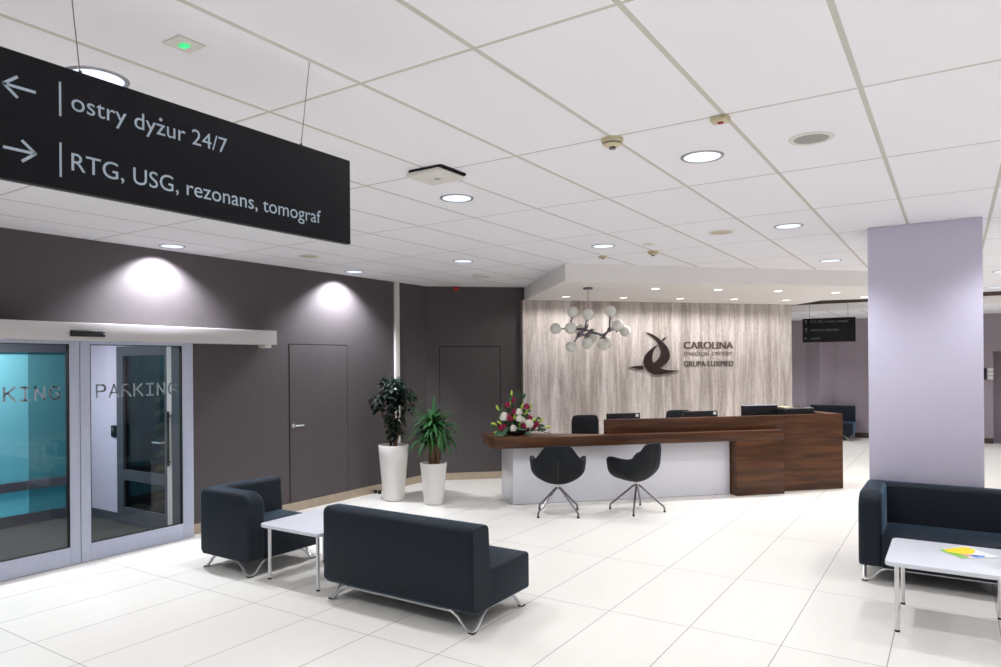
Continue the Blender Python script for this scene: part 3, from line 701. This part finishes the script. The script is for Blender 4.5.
def strap(b, p, az, el, ln, wd, bend, m=0, n=8):
    p = Vector(p); vs = []; e = el; q_ = p.copy()
    for k in range(n+1):
        t = k/n; d = Vector((math.cos(az)*math.cos(e),math.sin(az)*math.cos(e),math.sin(e)))
        s = Vector((-math.sin(az),math.cos(az),0)); w = wd*(.55+.9*t if t<.4 else .91*(1-((t-.4)/.6)**1.8)+.01)
        nn = d.cross(s)
        vs += [q_-s*w-nn*w*.25,q_.copy(),q_+s*w-nn*w*.25]
        q_ = q_+d*ln/n; e -= bend/n
    b.add(vs,[f_ for k in range(n) for f_ in ((k*3,k*3+1,k*3+4,k*3+3),(k*3+1,k*3+2,k*3+5,k*3+4))],m)
rng = random.Random(3)
p1 = planter('tall white planter with a dark-leaved bushy plant against the dark wall', 'potted plant', (-6.42,7.16,0), .75, .205, .145)
b = MB()
for (x,y,tx,ty,tz) in ((.02,.0,.03,.0,1.45),(-.04,.02,-.16,-.10,1.28),(.05,-.02,.17,.10,1.30),(0,.04,.05,.08,1.50)):
    b.tube([(x,y,.69),(x+(tx-x)*.3,y+(ty-y)*.3,.69+(tz-.69)*.4),(tx,ty,tz)],[.018,.012,.007],8)
b.build('stem', M['bark'], p1)
b = MB()
def cluster(cx,cy,cz,rx,rz,n,ln=.085):
    for _ in range(n):
        while True:
            v = Vector((rng.uniform(-1,1),rng.uniform(-1,1),rng.uniform(-1,1)))
            if v.length<=1: break
        pos = (cx+v.x*rx,cy+v.y*rx,cz+v.z*rz); a = math.atan2(v.y,v.x)+rng.uniform(-.8,.8)
        leaf_oval(b,pos,(math.cos(a),math.sin(a),rng.uniform(-.5,.35)),(0,0,1),ln*rng.uniform(.7,1.2),ln*.30,0,rng.uniform(.2,.6))
cr,sr_ = .838,.546
def rg(a): return (a*cr,a*sr_)     # step to the right as seen from the room
cluster(*rg(.02),1.50,.185,.17,230); cluster(*rg(-.17),1.38,.12,.12,70); cluster(*rg(.18),1.40,.12,.13,75); cluster(*rg(.02),1.12,.10,.30,210,.085)
cluster(*rg(.02),.92,.08,.10,40,.08); cluster(*rg(-.22),1.26,.06,.07,26,.08); cluster(*rg(.21),1.25,.06,.06,24,.08); cluster(*rg(-.02),1.62,.13,.07,50)
b.build('foliage', M['leaf_dark'], p1, smooth=60)
p2 = planter('shorter white planter with a bright green strap-leaved dracaena', 'potted plant', (-5.785,7.235,0), .545, .178, .128)
b = MB()
for (x,y,h_) in ((.0,.0,1.0),(.05,.02,.88),(-.05,.01,.82)):
    b.tube([(x,y,.48),(x*1.2,y,h_*.8),(x*1.3,y,h_)],[.03,.026,.02],8)
b.build('trunk', M['bark'], p2)
b = MB()
for (x,y,h_,nl) in ((.0,.0,1.0,70),(.07,.04,.90,48),(-.07,.0,.86,48)):
    for k in range(nl):
        t = k/nl; az = k*2.39996+rng.uniform(-.3,.3)
        strap(b,(x,y,h_-.10+.16*t),az,R(25+50*t+rng.uniform(-8,8)),rng.uniform(.32,.44),.026,R(rng.uniform(120,165)*(1.0-.28*t)))
for az,el,ln in ((R(213),R(68),.46),(R(120),R(84),.46),(R(33),R(80),.44),(R(30),R(64),.50),(R(205),R(50),.46),(R(45),R(54),.40),(R(225),R(78),.40)):
    strap(b,(0,0,1.0),az,el,ln,.03,R(20))
b.build('foliage', M['leaf_green'], p2, smooth=60)
for k,(x,y,lb) in enumerate(((-6.955,7.37,'small black rubber door stop touching the left wall skirting'),(-6.89,7.385,'small black rubber door stop just right of its twin by the tall planter'))):
    ds = MB().lathe([(.024,0),(.026,.02),(.022,.045),(.012,.05)],14).build('door_stop', M['blackrubber'], loc=(x,y,0))
    tag(ds, lb, 'door stop', 'door stops by the tall planter')

# ------------------------------------------------------------------ flowers
fa = thing('flower_arrangement', 'bouquet of white and magenta roses with lime lily buds on the desk end', 'flowers', dsk(.10,-.25,.889), DROT)
MB().lathe([(.08,0),(.13,.02),(.145,.05),(.13,.055),(.0001,.05)],24).build('bowl', M['black'], fa)
def rose(b, c, r, m=0):
    b.ball((c[0],c[1],c[2]),r*.74,12,8)
    for ring,(n_,rr,zz) in enumerate(((4,.42,.62),(5,.72,.35),(6,.92,.0),(6,.86,-.35))):
        for k in range(n_):
            a = 2*math.pi*k/n_+ring*.6; d = Vector((math.cos(a),math.sin(a),0)); s = Vector((-math.sin(a),math.cos(a),0))
            o_ = Vector(c)+d*r*rr*.9+Vector((0,0,r*zz)); w = r*.55
            b.add([o_-s*w*.6-Vector((0,0,r*.4)),o_+s*w*.6-Vector((0,0,r*.4)),o_-s*w+d*r*.10,o_+s*w+d*r*.10,o_-s*w*.6+Vector((0,0,r*.38))+d*r*.05,o_+s*w*.6+Vector((0,0,r*.38))+d*r*.05],[(0,1,3,2),(2,3,5,4)])
FB = (.10,.889)
Wp = [(-.068,1.138),(.125,1.2),(.124,1.113),(.179,1.085),(.262,1.036),(.041,.985)]
Mp = [(.044,1.363),(-.033,1.297),(.07,1.202),(-.013,1.13),(.018,1.108),(.229,1.268),(.276,1.11),(-.117,.995),(-.07,1.006),(.185,1.011),(.219,.95),(.366,1.026),(.33,1.0)]
Bp = [(.032,1.45,0),(.006,1.317,0),(-.162,1.26,-.5),(-.211,1.048,-1.2),(-.136,1.062,-1),(-.172,.93,-1.4),(.174,1.273,.3),(.235,1.198,.6),(.291,1.257,.5),(.069,1.135,0),(.144,1.032,.2),(.339,1.088,.9),(.436,1.081,1.1),(.533,.985,1.4)]
for i,(d,z) in enumerate(Wp):
    b = MB(); rose(b,(d-FB[0],-.05-.03*(i%3),z-FB[1]),.062 if i in (0,4) else .046); b.build('white_rose', M['rose_white'], fa, smooth=70)
for i,(d,z) in enumerate(Mp):
    b = MB(); rose(b,(d-FB[0],-.05-.035*(i%2),z-FB[1]),.042); b.build('magenta_rose', M['rose_red'], fa, smooth=70)
for i,(d,z,tl) in enumerate(Bp):
    b = MB(); c0 = Vector((d-FB[0],-.06,z-FB[1])); dr = Vector((math.sin(tl),-.15,math.cos(tl))).normalized()
    b.tube([c0-dr*.045,c0-dr*.03,c0,c0+dr*.025,c0+dr*.045],[.004,.012,.017,.012,.002],8); b.build('lily_bud', M['bud'], fa, smooth=60)
b = MB(); root = Vector((0,0,.04))
for (d,z) in Wp+Mp+[(x,y) for x,y,_ in Bp]:
    e_ = Vector((d-FB[0],-.045,z-FB[1])); mid = root*.4+e_*.6+Vector((0,.02,.03)); b.tube([root,mid,e_],[.004,.004,.003],5)
b.tube([root,(.3,-.05,.06),(.38,-.06,.03),(.47,-.06,.012)],[.006,.006,.005,.004],6)
b.build('stems', M['twig'], fa)
b = MB()
for k in range(330):
    d,z = rng.choice(Wp+Mp+[(x,y) for x,y,_ in Bp]); e_ = Vector((d-FB[0],0,z-FB[1])); t = rng.uniform(.25,1.02); a = rng.uniform(0,6.28)
    leaf_oval(b, root*(1-t)+e_*t+Vector((rng.uniform(-.03,.03),rng.uniform(-.05,.04),rng.uniform(-.02,.02))),(math.cos(a),rng.uniform(-.4,.2),math.sin(a)*.8+.2),(0,-1,.4),rng.uniform(.05,.09),.016,0,.2)
for (d,z,dx,dz,ln) in ((-.03,1.0,-1,-.75,.20),(.1,.98,.9,.05,.13),(-.01,1.33,.2,1,.12),(.16,1.36,.5,1,.11),(.1,1.4,.1,1,.1),(-.1,.95,-1,-.3,.14),(.2,.95,.6,-.4,.1),(.36,1.0,1,.2,.12),(.40,.96,1,0,.10)):
    leaf_oval(b,(d-FB[0],-.09,z-FB[1]),(dx,-.2,dz),(0,-1,.3),ln,ln*.22,0,.1)
b.build('leaves', M['leaf_bouquet'], fa, smooth=60)

# ------------------------------------------------------------------ chandelier
ch = thing('chandelier', 'branched chrome pendant with milky glass globes in front of the travertine wall', 'chandelier', (-4.138,8.524,SOF), math.atan2(.546,.838))
MB().lathe([(.0001,-.03),(.06,-.028),(.066,-.02),(.066,0)],24).build('canopy', M['darkmetal'], ch)
MB().tube([(0,0,-.03),(0,0,-.52)],.004,6).build('cord', M['darkmetal'], ch)
def cz(z): return z-SOF
joints = {'a':(-.05,.0,2.30),'b':(-.13,-.05,2.22),'c':(.20,-.03,2.21),'d':(.29,.02,2.29),'e':(-.25,.04,2.31),'f':(.04,.05,2.27),'g':(.42,.0,2.30),'h':(-.02,-.08,2.22)}
links = [('a','b'),('a','f'),('f','c'),('c','d'),('a','e'),('d','g'),('b','h')]
globes = [(-.20,.03,2.533,'e'),(-.005,-.05,2.495,'a'),(.30,.0,2.543,'d'),(-.437,.02,2.312,'e'),(-.25,-.10,2.311,'e'),(.386,-.06,2.345,'g'),(.505,.03,2.272,'g'),(-.236,-.05,2.065,'b'),(-.026,-.10,2.107,'h'),(.183,-.10,2.085,'c'),(.262,.07,2.128,'c'),(.06,.10,2.20,'f'),(-.09,.17,2.30,'a')]
b = MB()
for p,q_ in links: b.tube([(joints[p][0],joints[p][1],cz(joints[p][2])),(joints[q_][0],joints[q_][1],cz(joints[q_][2]))],.017,8)
b.tube([(0,0,-.50),(joints['a'][0],joints['a'][1],cz(joints['a'][2]))],.012,8)
for k,(x,y,z) in joints.items():
    b.ball((x,y,cz(z)),.034,10,8)
    for dx,dy,dz in ((.05,.02,.03),(-.04,.03,-.04),(.01,-.05,.03)): b.tube([(x,y,cz(z)),(x+dx,y+dy,cz(z)+dz)],[.016,.011],8)
for x,y,z,j in globes:
    J = Vector((joints[j][0],joints[j][1],cz(joints[j][2]))); G = Vector((x,y,cz(z))); b.tube([J,J+(G-J)*.8],[.010,.013],8)
b.build('branch_frame', M['darkmetal'], ch)
for x,y,z,j in globes: MB().ball((x,y,cz(z)),.076,20,14).build('globe', M['globe'], ch, smooth=80)

# ------------------------------------------------------------------ ceiling fittings
LIGHTS = []
def lamp(name, loc, energy, size, blend, rad, col, rot=(0,0,0)):
    l = bpy.data.lights.new(name,'SPOT'); l.energy = energy; l.spot_size = R(size); l.spot_blend = blend; l.shadow_soft_size = rad; l.color = col
    o = bpy.data.objects.new(name, l); o.location = loc; o.rotation_euler = rot; C.objects.link(o); return o
K_DOWN, K_WASH, K_SPOT = 202., 700., 250.
COOL = (.93,.96,1.0); WARM = (1.,.985,.975)
def downlight(label, u, v, z=CEIL, r=.105):
    t = thing('downlight', label, 'ceiling light', (u,v,z), 0, 'round downlights')
    b = MB(); b.lathe([(r,.0),(r+.004,-.006),(r+.018,-.006),(r+.022,0)],32)
    b.f = [q_ for q_ in b.f if len(q_)==4]; b.mi = [0]*len(b.f); b.build('trim_ring', M['lampring'], t)
    b = MB(); b.lathe([(.0001,-.0035),(r*.5,-.004),(r,-.003)],32); b.f = [q_[::-1] for q_ in b.f if len(q_)==4]; b.mi=[0]*len(b.f); b.build('diffuser', M['lamp'], t)
    return t
DL = {(-1.256,4.15):'lit downlight just beyond the small sensor with a red lens',(-3.08,4.15):'lit downlight beside the square white ceiling device',
 (-4.917,6.74):'lit downlight nearest the red alarm box over the dark corner',(-3.09,6.737):'lit downlight straight above the globe chandelier',
 (-1.256,6.735):'lit downlight right of the beige disc over the counter',(-1.265,9.35):'lit downlight just left of the pillar top',
 (-3.05,1.55):'large lit downlight partly hidden behind the big hanging sign',(.57,11.94):'lit downlight just right of the pillar',(.57,14.53):'farthest lit downlight right of the pillar before the ceiling step'}
for (u,v),lb in DL.items(): downlight(lb,u,v)
downlight('dim downlight at the wall top above the sliding door', -6.70, 4.145)
downlight('dim downlight at the wall top above the flush taupe door', -6.64, 6.67)
for (u,v) in ((-2.33,17.3),(1.0,17.3)): pass
downlight('small lit downlight in the far lower ceiling above the far sign', -2.55, 16.4, FARC, .09)
for i in range(-2,4):
    for j in range(-2,6):
        u, v = -1.256+1.83*i, 4.15+2.592*j
        s = ((u+4.83)*.70711+(v-7.69)*.70711, (u+4.83)*.70711-(v-7.69)*.70711)
        if (s[1] < .62 and s[0] > .3 and s[0] < 6.6 and v < 13.4) or (s[1] < -.2 and v < 13.4): continue
        lamp('lamp', (u,v,CEIL-.03), K_DOWN*(1.85 if (u > 3 or v < 0) else .82 if u > 0 else 1.05 if v > 11 else 1.3 if (v > 6 or u < -4) else .85), 126, .75, .09, COOL)
for u in (-4.4,-2.55,1.0,3.5): lamp('lamp', (u,17.0,FARC-.03), K_DOWN*1.5, 126, .9, .09, COOL)
for v,uu in ((4.145,-6.74),(6.67,-6.70)): lamp('lamp', (uu,v,CEIL-.02), K_WASH, 122, .6, .03, (.86,.91,1.), (0,R(16),0))

SP = [(-4.973,9.478,'back',1),(-4.331,10.18,'back',2),(-3.673,10.904,'back',3),(-2.993,11.542,'back',4),(-2.339,12.278,'back',5),
      (-3.445,9.209,'front',1),(-2.781,9.878,'front',2),(-2.132,10.628,'front',3),(-1.472,11.402,'front',4),(-1.20,12.45,'end',1)]
ORD = {1:'leftmost',2:'second from left',3:'third from left',4:'fourth from left',5:'fifth from left'}
for u,v,row,k in SP:
    lb = ('recessed spotlight, %s of the row close to the travertine wall' % ORD[k]) if row=='back' else ('recessed spotlight, %s of the row over the desk front' % ORD[k]) if row=='front' else 'recessed spotlight at the far right end of the lowered ceiling'
    t = thing('spotlight', lb, 'spotlight', (u,v,SOF), 0, 'spotlights in the lowered ceiling')
    b = MB(); b.lathe([(.058,0),(.060,-.005),(.072,-.005),(.075,0)],24); b.f=[q_ for q_ in b.f if len(q_)==4]; b.mi=[0]*len(b.f); b.build('trim_ring', M['offwhite'], t)
    b = MB(); b.lathe([(.0001,-.004),(.058,-.003)],24); b.f=[q_[::-1] for q_ in b.f if len(q_)==4]; b.mi=[0]*len(b.f); b.build('diffuser', M['spot'], t)
    lamp('lamp', (u,v,SOF-.015), K_SPOT*(.36 if row=='back' else 1.1), 168 if row=='back' else 125, .35 if row=='back' else .8, .05, WARM)

def disc(name, label, cat, u, v, prof, m, z=CEIL, seg=28, group=None):
    r = thing(name, label, cat, (u,v,z), 0, group)
    for nm,p,mm in prof: 
        b = MB(); b.lathe(p,seg); b.f=[q_[::-1] for q_ in b.f]; b.build(nm, M[mm], r, smooth=40)
    return r
def smoke(label,u,v,s=1.):
    return disc('smoke_detector',label,'smoke detector',u,v,[('base',[(.06*s,0),(.06*s,-.018),(.055*s,-.022),(.0001,-.022)],'cream'),('chamber',[(.048*s,-.022),(.05*s,-.034),(.03*s,-.045),(.0001,-.045)],'cream'),('vent_ring',[(.043*s,-.0255),(.0515*s,-.026),(.0515*s,-.031),(.043*s,-.0315)],'darkmetal'),('tip',[(.018*s,-.045),(.018*s,-.056),(.0001,-.058)],'darkmetal')],None,group='cream smoke detectors')
smoke('cream domed smoke detector on the grid crossing near the picture centre top',-1.565,3.54)
smoke('cream domed smoke detector farther back, right above the lowered ceiling edge',-2.78,7.37,1.05)
def sens(label,u,v):
    r = thing('motion_detector',label,'detector',(u,v,CEIL),0,'small ceiling sensors')
    MB().box(-.045,.045,-.035,.035,-.028,0).build('housing', M['cream'], r, bevel=.008)
    MB().lathe([(.016,-.027),(.014,-.034),(.0001,-.036)],14).build('lens', M['red'] if u>-2 else M['blackrubber'], r)
sens('small cream ceiling sensor with a dark red lens on a grid crossing',-.975,3.53)
sens('small cream ceiling sensor with a black lens left of the far smoke detector',-3.385,7.37)
for nm,lb,u,v,rr,mm in (('speaker','large grey round ceiling speaker right of the red-lensed sensor',-.654,4.15,.094,'grille'),('speaker','beige round ceiling speaker before the counter end',-1.845,6.668,.10,'beigegrille'),('speaker','beige round ceiling speaker near the dark left wall',-6.09,5.41,.10,'beigegrille')):
    disc(nm,lb,'ceiling speaker',u,v,[('rim',[(rr+.022,0),(rr+.02,-.006),(rr,-.008),(rr-.004,-.004)],'offwhite'),('grille',[(rr,-.004),(rr*.6,-.010),(.0001,-.011)],mm)],None,group='round ceiling speakers')
disc('ceiling_ring','pale ring-shaped ceiling fitting near the dark back corner','ceiling fitting',-5.469,7.933,[('ring',[(.125,0),(.12,-.03),(.105,-.035),(.09,-.03),(.085,0)],'offwhite'),('centre_plate',[(.085,-.004),(.0001,-.005)],'grille')],None)
disc('ceiling_fitting','faint white round cap in the tile before the lowered ceiling','ceiling fitting',-2.65,6.9,[('cap',[(.07,0),(.066,-.008),(.0001,-.009)],'offwhite'),('centre_dot',[(.018,-.009),(.0001,-.012)],'header')],None)
ap = thing('access_point','square white ceiling device with dark gap along its far edges','access point',(-2.76,3.515,CEIL))
MB().box(-.13,.13,-.13,.13,-.016,0).build('backing', M['groove'], ap, smooth=0)
MB().box(-.145,.125,-.145,.125,-.045,-.017).build('housing', M['offwhite'], ap, bevel=.012)
MB().lathe([(.022,-.0445),(.02,-.047),(.0001,-.0475)],16).build('emblem', M['grille'], ap)
el = thing('emergency_light','small square ceiling emergency light with a glowing green window','emergency light',(-2.448,1.569,CEIL))
MB().box(-.055,.055,-.055,.055,-.006,0).build('plate', M['offwhite'], el, smooth=0)
MB().box(-.018,.018,-.014,.014,-.012,-.005).build('green_window', M['green_led'], el, smooth=0)
fa_ = thing('fire_alarm','small red fire alarm box at the top of the angled dark wall','fire alarm',Vector((-6.655,8.92,3.02))+Vector((n2.x,n2.y,0))*1.,math.atan2(d2.y,d2.x))
MB().box(-.045,.045,-.05,.015,-.01,.055).build('housing', M['red'], fa_, bevel=.008)
MB().lathe([(.03,-.01),(.028,-.02),(.0001,-.024)],14).build('sounder', M['red'], fa_)

# far wall sign plates right of the pillar
ws = thing('wall_sign','dark wall panel with three pale plates on the far wall right of the pillar','wall sign',(.37,18.68,1.53))
MB().box(0,.215,-.02,.02,-.125,.13).build('panel', M['black'], ws, smooth=0)
for k in range(3): MB().box(.235,.335,-.012,.02,-.12+k*.088,-.045+k*.088).build('plate', M['paper'], ws, smooth=0)

# ------------------------------------------------------------------ other light, world, camera
def area(loc, rot, sx, sy, e, col):
    l = bpy.data.lights.new('lamp','AREA'); l.shape='RECTANGLE'; l.size=sx; l.size_y=sy; l.energy=e; l.color=col
    o = bpy.data.objects.new('lamp',l); o.location=loc; o.rotation_euler=rot; C.objects.link(o)
area((-8.3,3.0,2.38),(0,0,0),.5,1.2,130,(1.,.96,.98))
area((-8.0,4.8,2.38),(0,0,0),.6,.2,8,(1.,.97,.92))  # added light so the striped board shows; no fitting in the passage
area((-9.75,3.05,2.5),(0,0,0),.4,.6,170,(.95,.98,1.))
w = bpy.data.worlds.new('world'); bpy.context.scene.world = w; w.use_nodes = True
bg = w.node_tree.nodes['Background']; bg.inputs[0].default_value = (.82,.84,.9,1); bg.inputs[1].default_value = .25
cam = bpy.data.cameras.new('camera'); cam.sensor_width = 36; cam.lens = 697.0/1001*36; cam.shift_y = 29.7/1001
co = bpy.data.objects.new('camera', cam); C.objects.link(co)
co.matrix_world = Matrix.Translation((0,0,EYE)) @ Matrix.Rotation(.5776,4,'Z') @ Matrix.Rotation(math.pi/2,4,'X') @ Matrix.Rotation(-.0077,4,'Z')
sc = bpy.context.scene; sc.camera = co
sc.view_settings.view_transform = 'Standard'; sc.view_settings.look = 'None'; sc.view_settings.gamma = 1; sc.view_settings.use_curve_mapping = False
sc.view_settings.exposure = -1.3
try:
    sc.cycles.use_denoising = True; sc.cycles.max_bounces = 8; sc.cycles.diffuse_bounces = 5; sc.cycles.sample_clamp_indirect = 6
except Exception: pass
